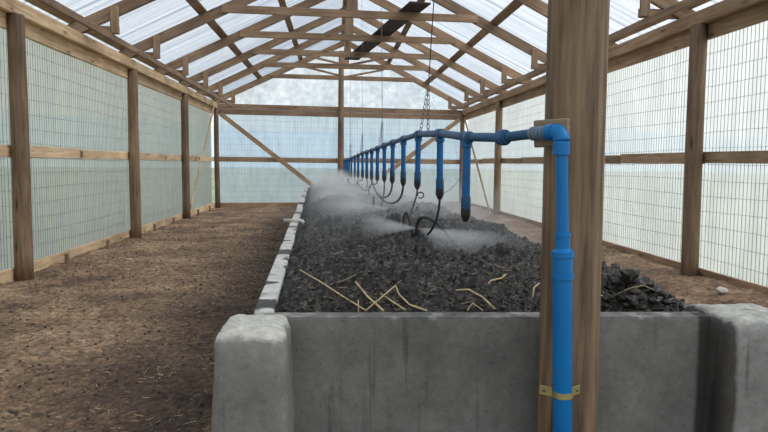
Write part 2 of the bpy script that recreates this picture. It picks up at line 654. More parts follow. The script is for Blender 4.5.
# ------------------------------------------------------------------ ground
def ground_z(x, y):
    z = 0.05 * fbm(x, y, 0.7, 4) + 0.034 * fbm(x, y, 5.0, 5, 0.62)
    bank = np.clip((x - 3.3) / 1.2, 0, 1)
    return z + 0.10 * bank * bank * (3 - 2 * bank)


ys = [-2.0, -1.0, 0.0, 0.8]
while ys[-1] < 24.3:
    ys.append(ys[-1] + max(0.012, 0.0052 * ys[-1]))
ys = np.array(ys)
xs = np.concatenate([np.linspace(-4.35, -0.2, 260), np.linspace(-0.1, 1.7, 20), np.linspace(1.75, 5.0, 120)])
GX, GY = np.meshgrid(xs, ys)
grid_obj('floor', GX, GY, ground_z(GX, GY), M['ground'], kind='structure',
         label='trodden brown earth floor of the greenhouse, dark and damp beside the concrete bed', cat='floor')

fx, fy = np.meshgrid(np.linspace(-260, 260, 40), np.linspace(-120, 380, 40))
inside = (np.abs(fx) < 14) & (fy > -14) & (fy < 40)
grid_obj('field', fx, fy, np.where(inside, -0.25, -0.25 + 0.6 * fbm(fx, fy, 0.02, 3)), M['grass'], kind='structure',
         label='green field outside, seen dimly through the polythene walls', cat='field')
ang = np.linspace(0, 2 * math.pi, 121)
for_r = np.array([0.0, 0.35, 0.7, 1.0, 1.25])
HA, HR = np.meshgrid(ang, for_r)
hh = (15 + 8 * fbm(np.cos(HA) * 3, np.sin(HA) * 3, 1.0, 4)) * np.sin(np.clip(HR, 0, 1.25) * math.pi / 1.25)
grid_obj('hills', (230 + 60 * HR) * np.sin(HA), (230 + 60 * HR) * np.cos(HA), hh - 0.6, M['hill'], kind='structure',
         label='hazy low hills beyond the far end of the greenhouse', cat='hills')


# ------------------------------------------------------------------ walls
def wall_point(side, y):
    return (XL if side < 0 else XR), y


def wire_mesh(name, a, b, z0, z1, nx, parent, off, step_v, step_h, rad):
    """welded wire panel between plan points a and b: one mesh"""
    a, b = Vector((a[0], a[1], 0)), Vector((b[0], b[1], 0))
    d = (b - a); L = d.length; d.normalize()
    nn = Vector((nx[0], nx[1], 0)) * off
    vs, fs = [], []
    def bar(p, q, u, v):
        k = len(vs)
        for e in (p, q):
            for s in ((-1, -1), (1, -1), (1, 1), (-1, 1)):
                vs.append(e + u * (s[0] * rad) + v * (s[1] * rad))
        for i in range(4):
            j = (i + 1) % 4
            fs.append([k + i, k + j, k + 4 + j, k + 4 + i])
    n3 = Vector((nx[0], nx[1], 0)).normalized()
    zz = Vector((0, 0, 1))
    m = int(L / step_v)
    for i in range(m + 1):
        t = (i + 0.5) / (m + 1) * L
        sag = 0.012 * math.sin(t * 1.7)
        p = a + d * t + nn + n3 * sag
        bar(p + zz * z0, p + zz * z1, d, n3)
    k = int((z1 - z0) / step_h)
    for i in range(k + 1):
        z = z0 + 0.03 + i * step_h
        segs = 6
        for s in range(segs):
            t0, t1 = L * s / segs, L * (s + 1) / segs
            p = a + d * t0 + nn + n3 * (0.012 * math.sin(t0 * 1.7) + 0.004) + zz * (z + 0.012 * math.sin(t0 * 1.1 + i))
            q = a + d * t1 + nn + n3 * (0.012 * math.sin(t1 * 1.7) + 0.004) + zz * (z + 0.012 * math.sin(t1 * 1.1 + i))
            bar(p, q, zz, n3)
    return mesh_obj(name, vs, fs, M['wire'], parent)


def film(name, a, b, z0, z1, nx, off, mat, parent, wav=0.02):
    a, b = np.array(a[:2]), np.array(b[:2])
    L = np.linalg.norm(b - a)
    nu = max(12, int(L * 16))
    U, V = np.meshgrid(np.linspace(0, 1, nu), np.linspace(0, 1, 14))
    n = np.array(nx)
    s = U * L + a[1] + a[0]
    w = wav * (fbm(s, V * 0.6 + off, 2.2, 4, 0.6) + 0.5 * fbm(s, V * 0.25, 9.0, 2))
    X = a[0] + (b[0] - a[0]) * U + n[0] * (off + w)
    Y = a[1] + (b[1] - a[1]) * U + n[1] * (off + w)
    return grid_obj(name, X, Y, z0 + (z1 - z0) * V, mat, parent)


def side_wall(side):
    nm = 'wall_left' if side < 0 else 'wall_right'
    lab = ('left polythene wall with wire mesh and pale pine rails between round posts' if side < 0
           else 'right bright polythene wall with wire mesh and brown rails between round posts')
    X, YS = (XL, YL) if side < 0 else (XR, YR)
    root = empty(nm, (X, 8, 0), label=lab, cat='wall', kind='structure')
    nx = (side, 0)
    y0, y1 = YS[0], YS[-1]
    boardm = M['pale'] if side < 0 else M['mid']  # side light put into the timber colour: left boards lit, right ones darker, backlit
    for i, y in enumerate(YS):
        last = i == len(YS) - 1
        if y < 3.5:
            continue
        round_post('post', (X, y, -0.06), H_PL + 0.06, 0.105 if not last else 0.088, M['post'], root,
                   lean=(random.uniform(-0.02, 0.02), 0), taper=0.95)
    # top beam in lengths, scarfed over the posts, and the fascia board under it on the outside
    for i in range(len(YS) - 1):
        a, b = YS[i], YS[i + 1]
        dz = random.uniform(-0.012, 0.012)
        beam('top_beam', (X + side * 0.01, a - 0.12, (H_PL + H_TOP) / 2 + dz), (X + side * 0.01 + random.uniform(-.012, .012), b + 0.10, (H_PL + H_TOP) / 2),
             0.095, H_TOP - H_PL - 0.004, boardm, root, bev=0.008)
        beam('lower_board', (X + side * 0.095, a - 0.03, (H_LOW + H_PL) / 2 + 0.03), (X + side * 0.095, b - 0.03, (H_LOW + H_PL) / 2 + 0.03),
             0.05, H_PL - H_LOW + 0.06, boardm, root)
        mid = a + (b - a) * (0.62 if i % 2 else 0.48)
        z = 1.62
        zz = random.uniform(-0.012, 0.012)
        beam('mid_rail', (X + side * 0.125, a, z + zz), (X + side * 0.125, mid - 0.01, z), 0.045, 0.155, boardm, root)
        beam('mid_rail', (X + side * 0.125, mid + 0.05, z - 0.012), (X + side * 0.125, b, z), 0.045, 0.145, boardm, root)
        beam('rail_splice', (X + side * 0.118, mid - 0.04, z - 0.005), (X + side * 0.118, mid + 0.10, z - 0.005), 0.034, 0.10, M['post'], root)
        beam('bottom_board', (X + side * 0.125, a, 0.06), (X + side * 0.125, b, 0.06), 0.045, 0.19 if side < 0 else 0.26, boardm if side < 0 else M['truss'], root)
        wire_mesh('wire_mesh', (X, a), (X, b), 0.1, H_PL, nx, root, 0.165, 0.075, 0.20, 0.0023)
        film('polythene_sheet', (X, a), (X, b), 0.0, H_TOP - 0.05, nx, 0.20, M['film_l'] if side < 0 else M['film_r'], root)
        for t in (0.25, 0.62) if side < 0 else ():
            beam('peg', (X + 0.06, a + (b - a) * t, -0.05), (X + 0.065, a + (b - a) * t, 0.17), 0.05, 0.05, M['post'], root, upv=(0, 1, 0))
    if side < 0:
        beam('brace', (X + 0.10, 17.9, 0.33), (X + 0.10, 21.4, 3.2), 0.03, 0.09, M['pale'], root)
    else:
        beam('brace', (X - 0.10, 18.85, 0.05), (X - 0.10, 23.0, 3.12), 0.03, 0.09, M['mid'], root)
    return root


side_wall(-1)
side_wall(1)

A, B = Vector((XL, YL[-1], 0)), Vector((XR, YR[-1], 0))
eu = (B - A).normalized()
en = Vector((-eu.y, eu.x, 0))
wb = empty('wall_back', ((A + B) / 2), label='far end wall of polythene and mesh with timber beam, rail and diagonal braces', cat='wall', kind='structure')


def on_end(x, z, off=0.0):
    p = A + eu * ((x - XL) / eu.x) + en * off
    return Vector((p.x, p.y, z))


round_post('post', on_end(0.20, -0.05), RIDGE - 0.25, 0.12, M['post'], wb, taper=0.74)
for (a, b) in ((XL, 0.2), (0.2, XR)):
    beam('top_beam', on_end(a, 3.375, 0.05), on_end(b, 3.375, 0.05), 0.06, 0.17, M['truss'], wb)
    beam('lower_beam', on_end(a, 3.195, 0.06), on_end(b, 3.195, 0.06), 0.06, 0.175, M['truss'], wb)
    beam('mid_rail', on_end(a, 1.62, 0.11), on_end(b, 1.60, 0.11), 0.045, 0.165, M['mid'], wb)
    beam('bottom_board', on_end(a, 0.07, 0.11), on_end(b, 0.07, 0.11), 0.045, 0.16, M['mid'], wb)
    pa, pb = on_end(a, 0), on_end(b, 0)
    wire_mesh('wire_mesh', pa, pb, 0.1, 3.3, (en.x, en.y), wb, 0.15, 0.095, 0.20, 0.0028)
    film('polythene_sheet', pa, pb, 0.0, 3.42, (en.x, en.y), 0.19, M['film_b'], wb)
beam('brace', on_end(XL + 0.12, 3.12, -0.02), on_end(0.02, 0.12, -0.02), 0.05, 0.15, M['mid'], wb)
beam('brace', on_end(XR - 0.12, 3.12, -0.02), on_end(0.38, 0.12, -0.02), 0.05, 0.15, M['mid'], wb)
# clear gable sheet above the beam: thin slab cut to the roof line
gv, gf = [], []
for off in (0.17, 0.174):
    for x, z in ((XL, 3.42), (XR, 3.42), (XR, RIDGE - SLOPE * (XR - CX) + 0.06), (CX, RIDGE + 0.06), (XL, RIDGE - SLOPE * (CX - XL) + 0.06)):
        gv.append(on_end(x, z, off))
gf = [[0, 1, 2, 3, 4], [9, 8, 7, 6, 5]] + [[i, 5 + i, 5 + (i + 1) % 5, (i + 1) % 5] for i in range(5)]
mesh_obj('gable_sheet', gv, gf, M['gable'], wb)

# ------------------------------------------------------------------ roof trusses
TY = [23.17, 20.45, 18.20, 15.83, 13.37, 10.95, 8.50, 6.10, 3.70]
T_LABEL = ['timber roof truss standing on the far end wall', 'timber roof truss next in front of the end wall, second from the far end',
           'third timber roof truss from the far end wall', 'fourth timber roof truss from the far end wall',
           'fifth timber roof truss from the far end wall', 'sixth timber roof truss from the far end wall',
           'seventh timber roof truss from the far end, above the nearest side posts',
           'eighth timber roof truss from the far end wall', 'ninth timber roof truss from the far end, nearest the wooden pole']
COLLAR = 4.44
truss_objs = []
for ti, yc in enumerate(TY):
    sk = 0.12 if ti == 0 else 0.055
    t = empty('roof_truss', (CX, yc, COLLAR), label=T_LABEL[ti], cat='roof truss', group='timber roof trusses')
    truss_objs.append(t)
    def P(x, z, o=0.0, yc=yc, sk=sk):
        return (x, yc + sk * (x - CX) + o, z)
    hs = XR - CX
    for s in (-1, 1):
        j = random.uniform(-0.015, 0.015)
        beam('rafter', P(CX + s * (hs + 0.22), RIDGE - SLOPE * (hs + 0.22)), P(CX + s * 0.0, RIDGE + j), 0.06, 0.19, M['truss'], t)
        # heel: block lying on the wall beam and the stud above its inner end
        beam('heel_block', P(CX + s * (hs + 0.1), 3.54, 0.05), P(CX + s * 3.70, 3.54, 0.05), 0.045, 0.12, M['truss'], t)
        beam('heel_stud', P(CX + s * 3.74, 3.475, -0.045), P(CX + s * 3.74, RIDGE - SLOPE * 3.74 + 0.06, -0.045), 0.045, 0.13, M['truss'], t, upv=(1, 0, 0))
    dz = random.uniform(-0.012, 0.012)
    beam('collar_tie', P(CX - 2.52, COLLAR + dz, -0.05), P(CX + 2.52, COLLAR - dz, -0.05), 0.045, 0.15, M['truss'], t)
    if ti > 0:
        beam('king_post', P(CX + random.uniform(-.03, .03), COLLAR - 0.06, 0.0), P(CX, RIDGE + 0.02, 0.0), 0.05, 0.16, M['truss'], t, upv=(1, 0, 0))
    if ti in (0, 1):
        for s in (-1, 1):
            beam('web', P(CX + s * 0.06, COLLAR + 0.06, 0.04), P(CX + s * 1.35, RIDGE - SLOPE * 1.35 - 0.22, 0.04), 0.03, 0.07, M['truss'], t)

# ------------------------------------------------------------------ ceiling: purlins and clear sheets
ceil = empty('ceiling', (CX, 10, RIDGE), label='clear corrugated roof sheets on long timber purlins', cat='roof', kind='structure')
off_n = 0.10
for s in (-1, 1):
    for d, w_, h_ in ((0.09, 0.12, 0.05), (1.52, 0.15, 0.05), (2.89, 0.17, 0.05), (4.38, 0.12, 0.05)):
        z = RIDGE - SLOPE * d + 0.136
        for ya, yb in ((-1.2, 4.9), (4.9, 10.95), (10.95, 17.0), (17.0, 24.0)):
            beam('purlin', (CX + s * d, ya, z), (CX + s * d, yb, z), w_, h_, M['truss'], ceil,
                 upv=(s * SLOPE, 0, 1))
    # runner fixed to the feet of the heel studs
    for ya, yb in ((-1.2, 6.1), (6.1, 13.37), (13.37, 22.6 if s < 0 else 23.6)):
        beam('runner', (CX + s * 3.80, ya, 3.425), (CX + s * 3.80, yb, 3.425), 0.05, 0.10, M['truss'], ceil)
pitch_len = 0.076
for s in (-1, 1):
    y = Y0
    k = 0
    while y < 24.2:
        wdt = 1.06
        nv = 14 * 6
        yy = np.linspace(y, y + wdt + 0.06, nv)
        dd = np.array([-0.02, 1.5, 3.0, 4.62])
        YY, DD = np.meshgrid(yy, dd)
        zz = RIDGE - SLOPE * DD + 0.180 + 0.009 * np.cos(2 * math.pi * YY / pitch_len) + 0.004 * (k % 2)
        grid_obj('roof_sheet', CX + s * DD, YY, zz, M['roof'], ceil)
        y += wdt
        k += 1

# plank lying askew on the collar ties, shade of its unlit underside painted in
pl = beam('plank', (0.47, 19.7, COLLAR + 0.105), (1.60, 12.7, COLLAR + 0.105), 0.42, 0.035, M['shadedplank'],
          label='purple-brown wide plank, darkened with painted shade, lying askew on top of the collar ties', cat='plank')

# ------------------------------------------------------------------ concrete bed
ROT = 0.03                                    # the bed runs a little askew of the building
U = Vector((-ROT, 1, 0)).normalized()
P0 = Vector((-0.342, 2.72, 0))
BLEN = 15.4
bed = empty('concrete_bed', (0.64, 2.75, 0), label='long grey concrete raised bed with corner pillars, filled with dark compost', cat='raised bed')


def bedpt(lat, Y, z):
    """lat from the bed's left outer edge, Y along the building"""
    return Vector((-0.342 - ROT * (Y - 2.82) + lat, Y, z))


def slab(name, corners, z0, z1, mat, parent, ny=2, nz=2, rough=0.0, **kw):
    """wall block from four plan corners (outer near, ...), bevelled by a roughened grid"""
    import bmesh
    bm = bmesh.new()
    lo = [bm.verts.new((c[0], c[1], z0)) for c in corners]
    hi = [bm.verts.new((c[0], c[1], z1)) for c in corners]
    bm.faces.new(lo[::-1]); bm.faces.new(hi)
    for i in range(4):
        bm.faces.new((lo[i], lo[(i + 1) % 4], hi[(i + 1) % 4], hi[i]))
    bmesh.ops.bevel(bm, geom=[e for e in bm.edges], offset=0.008, segments=2, affect='EDGES')
    if rough:
        bmesh.ops.subdivide_edges(bm, edges=bm.edges[:], cuts=6, use_grid_fill=True)
        for v in bm.verts:
            v.co += Vector((random.uniform(-1, 1), random.uniform(-1, 1), random.uniform(-1, 1))) * rough
    me = bpy.data.meshes.new(name)
    bm.to_mesh(me); bm.free()
    me.materials.append(mat)
    o = bpy.data.objects.new(name, me)
    org = Vector((corners[0][0], corners[0][1], 0))
    me.transform(Matrix.Translation(-org))
    link(o, Matrix.Translation(org), parent)
    return props(o, **kw)


BW = 1.96
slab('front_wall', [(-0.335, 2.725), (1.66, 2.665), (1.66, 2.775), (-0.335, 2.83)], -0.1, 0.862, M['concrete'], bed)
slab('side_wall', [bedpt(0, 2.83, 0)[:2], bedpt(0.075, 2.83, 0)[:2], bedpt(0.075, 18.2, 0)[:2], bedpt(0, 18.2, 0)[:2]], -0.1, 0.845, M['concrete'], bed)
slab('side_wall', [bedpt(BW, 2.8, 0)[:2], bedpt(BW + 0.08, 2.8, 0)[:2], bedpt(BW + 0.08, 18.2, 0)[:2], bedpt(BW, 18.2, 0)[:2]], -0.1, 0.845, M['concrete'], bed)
slab('back_wall', [bedpt(0.075, 18.12, 0)[:2], bedpt(BW, 18.12, 0)[:2], bedpt(BW, 18.2, 0)[:2], bedpt(0.075, 18.2, 0)[:2]], -0.1, 0.845, M['concrete'], bed)


def pillar(x0, x1, y0, y1, h, mat, batter, label):
    """cast corner pillar: batter, rounded shoulders and a rough crown"""
    n, layers = 10, 16
    vs, fs = [], []
    cx, cyy = (x0 + x1) / 2, (y0 + y1) / 2
    rr = 0.035
    def ring(grow, z):
        hx, hy = (x1 - x0) / 2 + grow, (y1 - y0) / 2 + grow
        pts = []
        for (sx, sy_, a0) in ((1, 1, 0), (-1, 1, 90), (-1, -1, 180), (1, -1, 270)):
            ccx, ccy = sx * (hx - rr), sy_ * (hy - rr)
            for k in range(5):
                a = math.radians(a0 + 22.5 * k)
                pts.append((ccx + rr * math.cos(a), ccy + rr * math.sin(a)))
        # densify straight sides
        out = []
        for i, p in enumerate(pts):
            q = pts[(i + 1) % len(pts)]
            out.append(p)
            d = math.hypot(q[0] - p[0], q[1] - p[1])
            if i % 5 == 4:
                for j in range(1, 7):
                    out.append((p[0] + (q[0] - p[0]) * j / 7, p[1] + (q[1] - p[1]) * j / 7))
        return out
    prof = [(batter * (1 - i / (layers - 1)), -0.1 + (h - 0.05 + 0.1) * i / (layers - 1)) for i in range(layers)]
    prof += [(-0.006, h - 0.032), (-0.016, h - 0.016), (-0.032, h - 0.006)]
    rings = []
    for g, z in prof:
        r = ring(g, z)
        ids = []
        for i, (x, y) in enumerate(r):
            nx_ = 0.010 * float(vnoise(np.array(x * 9 + y * 7 + 3.1), np.array(z * 9.0))) + 0.006 * random.uniform(-1, 1) * (z > h - 0.06) * 0.5
            ids.append(len(vs))
            vs.append((x * (1 + nx_ * 5) , y * (1 + nx_ * 5), z + (0.003 * random.uniform(-1, 1) if z > h - 0.06 else 0)))
        rings.append(ids)
    m = len(rings[0])
    for a, b in zip(rings, rings[1:]):
        for i in range(m):
            fs.append([a[i], a[(i + 1) % m], b[(i + 1) % m], b[i]])
    # crown: shrinking rings to the centre, lumpy
    last = rings[-1]
    for f in (0.75, 0.5, 0.25):
        ids = []
        for i in range(m):
            x, y, _ = vs[last[i]] if f == 0.75 else vs[rings[-1][i]]
            bx, by, _ = vs[rings[len(prof) - 1][i]]
            ids.append(len(vs))
            vs.append((bx * f, by * f, h + 0.012 * float(vnoise(np.array(bx * f * 25 + 7), np.array(by * f * 25))) + 0.002 * random.uniform(-1, 1)))
        for i in range(m):
            fs.append([rings[-1][i], rings[-1][(i + 1) % m], ids[(i + 1) % m], ids[i]])
        rings.append(ids)
    vs.append((0, 0, h))
    for i in range(m):
        fs.append([rings[-1][i], rings[-1][(i + 1) % m], len(vs) - 1])
    o = mesh_obj('corner_pillar', vs, fs, mat, bed, Matrix.Translation(Vector((cx, cyy, 0))), smooth=True, label=label)
    return o


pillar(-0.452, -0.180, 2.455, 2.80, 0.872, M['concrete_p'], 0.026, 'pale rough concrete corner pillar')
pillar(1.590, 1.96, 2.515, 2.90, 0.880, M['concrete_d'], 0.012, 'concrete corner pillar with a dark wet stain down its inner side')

# whitewashed boards capping the left side wall
for ya, yb, dx in ((2.80, 5.15, 0.0), (5.22, 6.55, 0.004), (6.75, 8.6, -0.004), (8.75, 10.4, 0.006), (10.6, 12.7, 0), (12.9, 15.2, 0.004), (15.3, 18.1, 0)):
    beam('capping_board', bedpt(0.042 + dx, ya, 0.862), bedpt(0.042 - dx, yb, 0.862), 0.085, 0.03, M['whiteboard'], bed)


# ------------------------------------------------------------------ compost
def soil_z(lat, Y):
    e = np.minimum(lat - 0.07, BW + 0.02 - lat)
    e2 = np.minimum(e * 1.0, np.minimum((Y - 2.80) * 0.9, (18.15 - Y)))
    s = np.clip(e2 / 0.36, 0, 1)
    z = 0.825 + 0.125 * s * s * (3 - 2 * s)
    z = z + 0.05 * np.exp(-((lat - 1.0) / 0.5) ** 2) * np.clip((Y - 3.2) / 1.2, 0, 1)
    for (bx, by, bh, br) in ((0.92, 4.30, 0.075, 0.22), (0.80, 4.55, 0.07, 0.13), (1.00, 4.75, 0.05, 0.25), (1.52, 4.2, 0.05, 0.25), (1.62, 5.4, 0.06, 0.4), (0.86, 6.3, 0.05, 0.3),
                             (0.55, 9.0, 0.06, 0.6), (0.9, 13.0, 0.06, 0.9), (1.15, 3.35, 0.03, 0.25), (1.72, 3.15, 0.05, 0.15)):
        z = z + bh * np.exp(-(((lat - bx) ** 2 + (Y - by) ** 2) / br ** 2))
    amp = 0.25 + 0.75 * np.clip(e2 / 0.1, 0, 1)
    n = 0.085 * fbm(lat, Y, 3.0, 3, 0.55)
    b = np.abs(vnoise(lat * 9 + 3, Y * 8)) * 0.11 + np.abs(vnoise(lat * 21 + 9, Y * 19)) * 0.065 + 0.034 * fbm(lat, Y, 42.0, 3, 0.62)
    return z + amp * (n - b * 1.0 + 0.045)


rows = [2.815]
while rows[-1] < 18.12:
    rows.append(rows[-1] + max(0.008, 0.0042 * (rows[-1] - 1.0)))
rows = np.array(rows)
LAT, YY = np.meshgrid(np.linspace(0.08, BW - 0.005, 250), rows)
SX = -0.342 - ROT * (YY - 2.82) + LAT
grid_obj('compost', SX, YY, soil_z(LAT, YY), M['soil'], kind='stuff',
         label='dark damp lumpy compost heaped along the whole concrete bed', cat='compost')


def lump_geo(c, r, seed, squash=0.75, lv=1):
    """a small irregular clod"""
    t = (1 + 5 ** 0.5) / 2
    vv = [(-1, t, 0), (1, t, 0), (-1, -t, 0), (1, -t, 0), (0, -1, t), (0, 1, t), (0, -1, -t), (0, 1, -t), (t, 0, -1), (t, 0, 1), (-t, 0, -1), (-t, 0, 1)]
    ff = [(0, 11, 5), (0, 5, 1), (0, 1, 7), (0, 7, 10), (0, 10, 11), (1, 5, 9), (5, 11, 4), (11, 10, 2), (10, 7, 6), (7, 1, 8),
          (3, 9, 4), (3, 4, 2), (3, 2, 6), (3, 6, 8), (3, 8, 9), (4, 9, 5), (2, 4, 11), (6, 2, 10), (8, 6, 7), (9, 8, 1)]
    rs = random.Random(seed)
    return [(c[0] + x / 1.9 * r * rs.uniform(.65, 1.3), c[1] + y / 1.9 * r * rs.uniform(.65, 1.3), c[2] + z / 1.9 * r * squash * rs.uniform(.65, 1.3)) for x, y, z in vv], ff


cv, cf_ = [], []
for i in range(3600):
    Yc = 2.86 + 9.0 * random.random() ** 2.2
    lat = random.uniform(0.13, BW - 0.06)
    r = random.uniform(0.004, 0.013) * (1 + 0.5 * (random.random() < 0.08)) * (0.8 + 0.06 * Yc)
    z = float(soil_z(np.array(lat), np.array(Yc)))
    p = bedpt(lat, Yc, z + 0.15 * r)
    v_, f_ = lump_geo(p, r, i)
    k = len(cv)
    cv += v_
    cf_ += [[a + k for a in q] for q in f_]
mesh_obj('compost_clods', cv, cf_, M['soil'], None, kind='stuff', label='small crumbly black clods strewn over the compost', cat='clods')

# big clump on the near right corner
cv, cf_ = [], []
for i, (x, y, z, r) in enumerate(((1.37, 3.05, 0.945, 0.066), (1.44, 3.02, 0.945, 0.06), (1.40, 2.98, 0.905, 0.075), (1.50, 3.0, 0.90, 0.062), (1.555, 2.98, 0.885, 0.05),
                                  (1.60, 2.95, 0.865, 0.036), (1.33, 3.02, 0.92, 0.05), (1.29, 2.98, 0.885, 0.05), (1.48, 2.93, 0.875, 0.05), (1.385, 2.92, 0.875, 0.05), (1.535, 2.90, 0.865, 0.036))):
    for j in range(9):
        o_ = [random.gauss(0, 0.42) * r for _ in range(3)]
        v_, f_ = lump_geo((x + o_[0], y + o_[1], z + 0.8 * o_[2]), r * (0.75 if j == 0 else random.uniform(0.25, 0.5)), 9000 + i * 20 + j)
        k = len(cv)
        cv += v_
        cf_ += [[a + k for a in q] for q in f_]
mesh_obj('compost_clump', cv, cf_, M['soil'], None, label='tall black clump of compost beside the right corner pillar', cat='compost')


# ------------------------------------------------------------------ straws
def straw(pts, r, label, dark=False, grp=None):
    tube('straw', pts, r * 0.78, M['strawdark'] if dark else M['straw'], None, 6, label=label, cat='straw', group=grp)


straw([(-0.165, 3.12, 0.998), (-0.06, 3.02, 0.955), (0.05, 2.90, 0.905), (0.135, 2.80, 0.872)], 0.0042, 'longest straight straw leaning back from the front concrete rim')
straw([(0.095, 2.98, 0.965), (0.145, 2.89, 0.915), (0.21, 2.79, 0.872)], 0.006, 'thick cut stalk leaning beside the longest straw on the front rim')
straw([(0.135, 2.80, 0.873), (0.20, 2.85, 0.915), (0.272, 2.92, 0.958)], 0.0042, 'thin straw crossing the thick cut stalk near the front rim')
straw([(0.272, 2.92, 0.958), (0.285, 2.88, 0.925), (0.325, 2.82, 0.892), (0.395, 2.78, 0.874)], 0.0048, 'bowed straw curving down to the front rim beside the crossed straws')
straw([(0.205, 2.90, 0.925), (0.255, 2.85, 0.898), (0.305, 2.80, 0.874)], 0.0045, 'short pale straw between the crossed straws and the bowed one')
straw([(0.102, 2.79, 0.866), (0.101, 2.80, 0.918)], 0.0035, 'short upright straw stub on the front rim')
straw([(-0.02, 3.02, 0.945), (0.06, 3.05, 0.965), (0.10, 3.06, 0.985)], 0.004, 'dull straw half buried behind the thick cut stalk', True)
straw([(0.545, 2.92, 0.935), (0.60, 2.90, 0.942), (0.655, 2.86, 0.915), (0.70, 2.81, 0.872)], 0.0055, 'pale arched straw dropping onto the front rim left of the wooden pole')
straw([(0.575, 2.80, 0.868), (0.605, 2.83, 0.895), (0.645, 2.80, 0.868)], 0.004, 'small bent straw under the pale arched one on the rim')
straw([(0.712, 3.02, 0.935), (0.735, 3.04, 0.957), (0.785, 3.04, 0.968), (0.81, 3.06, 0.982)], 0.006, 'knotted pale stalk lying on the compost left of the wooden pole')
straw([(0.695, 3.25, 0.985), (0.765, 3.08, 0.958)], 0.0035, 'fine straw ending at the knotted pale stalk')
straw([(0.90, 2.92, 0.90), (0.915, 2.95, 0.94), (0.95, 2.98, 0.955)], 0.005, 'pale frayed straw close against the left side of the wooden pole')
straw([(1.08, 2.95, 0.955), (1.19, 2.90, 0.90)], 0.0045, 'sloping straw just right of the wooden pole')
straw([(1.08, 2.90, 0.93), (1.24, 2.95, 0.90)], 0.004, 'flat straw low between the wooden pole and the black clump')
straw([(1.27, 2.93, 0.895), (1.34, 2.89, 0.945), (1.40, 2.88, 0.96), (1.46, 2.90, 0.935)], 0.004, 'grey straw lying over the black compost clump', True)


def slivers(n, sampler, lens, mats, name, label, cat):
    vs, fs, mi = [], [], []
    for i in range(n):
        x, y, z = sampler()
        L = random.uniform(*lens); w_ = random.uniform(0.0012, 0.0036) * (1 + 0.12 * y)
        a = random.uniform(0, math.pi)
        tz = random.uniform(-0.25, 0.25) * L
        dx, dy = math.cos(a) * L / 2, math.sin(a) * L / 2
        px, py = -math.sin(a) * w_ / 2, math.cos(a) * w_ / 2
        k = len(vs)
        h_ = w_ * 0.7
        for s in (-1, 1):
            vs += [(x + s * dx + px, y + s * dy + py, z + s * tz), (x + s * dx - px, y + s * dy - py, z + s * tz), (x + s * dx, y + s * dy, z + s * tz + h_)]
        fs += [[k, k + 3, k + 4, k + 1], [k + 1, k + 4, k + 5, k + 2], [k + 2, k + 5, k + 3, k], [k, k + 1, k + 2], [k + 3, k + 5, k + 4]]
        m_ = random.randrange(len(mats))
        mi += [m_] * 5
    o = mesh_obj(name, vs, fs, mats, None, kind='stuff', label=label, cat=cat)
    o.data.polygons.foreach_set('material_index', mi)
    return o


def s_ground():
    while True:
        y = 1.6 + 14 * random.random() ** 1.9
        x = random.uniform(-3.8, -0.35)
        if abs(x / y) < 0.72 and not (x > -0.55 and y > 2.4):
            return x, y, float(ground_z(np.array(x), np.array(y))) + 0.004


slivers(8500, s_ground, (0.010, 0.055), [M['straw'], M['strawdark'], M['strawdark'], M['chip'], M['chip']], 'straw_litter', 'straw and wood-chip litter strewn over the earth aisle', 'litter')


def s_bed():
    y = 2.88 + 6.5 * random.random() ** 2.0
    lat = random.uniform(0.15, BW - 0.1)
    p = bedpt(lat, y, float(soil_z(np.array(lat), np.array(y))) + 0.006)
    return p.x, p.y, p.z


slivers(3000, s_bed, (0.010, 0.05), [M['fibre'], M['chip'], M['fibre'], M['strawdark']], 'compost_fibres', 'grey straw fibres mixed into the compost surface', 'litter')

cv, cf_ = [], []
for i in range(1500):
    x, y, z = s_ground()
    if random.random() < 0.5:
        x = -0.45 - 1.4 * random.random() ** 1.5
        z = float(ground_z(np.array(x), np.array(y)))
    if x > -0.62 and y > 2.3:
        x -= 0.3
    v_, f_ = lump_geo((x, y, z), random.uniform(0.004, 0.012) * (0.9 + 0.06 * y), 20000 + i)
    k = len(cv)
    cv += v_
    cf_ += [[a + k for a in q] for q in f_]
mesh_obj('earth_crumbs', cv, cf_, M['chip'], None, kind='stuff', label='dark crumbs of earth and compost spilt on the aisle', cat='crumbs')

# ------------------------------------------------------------------ wooden pole in front
pole = empty('wooden_pole', (0.968, 2.585, 0), label='thick round grey-brown wooden pole in front of the bed carrying the blue riser', cat='pole')
round_post('shaft', (0.968, 2.585, -0.1), 5.7, 0.121, M['pole'], pole, lean=(-0.01, 0.02), taper=0.98, n=28, wob=0.012, rings=30)
beam('mounting_block', (0.778, 2.556, 1.622), (0.888, 2.472, 1.628), 0.026, 0.105, M['block'], pole)

# ------------------------------------------------------------------ blue irrigation line
pipe = empty('irrigation_pipe', (0.868, 2.425, 0), label='blue plastic irrigation pipe rising on the pole and running over the bed with hanging drops', cat='pipe')
RX, RY = 0.836, 2.408
turned('riser', (0.889, RY, -0.05), (-0.030, 0, 1), [(0, 0.0365), (1.16, 0.0365)], M['blue'], pipe, 24)
turned('reducer', (0.856, RY, 1.075), (-0.030, 0, 1), [(0, 0.0375), (0.001, 0.0415), (0.019, 0.0415), (0.020, 0.0378), (0.083, 0.0378), (0.084, 0.0425), (0.104, 0.0425), (0.106, 0.0385), (0.114, 0.0300), (0.116, 0.0275), (0.158, 0.0275), (0.159, 0.0300), (0.174, 0.0300), (0.175, 0.0235)], M['blue'], pipe, 24)
turned('riser', (0.8515, RY, 1.23), (-0.044, 0, 1), [(0, 0.0228), (0.36, 0.0228)], M['blue'], pipe, 24)
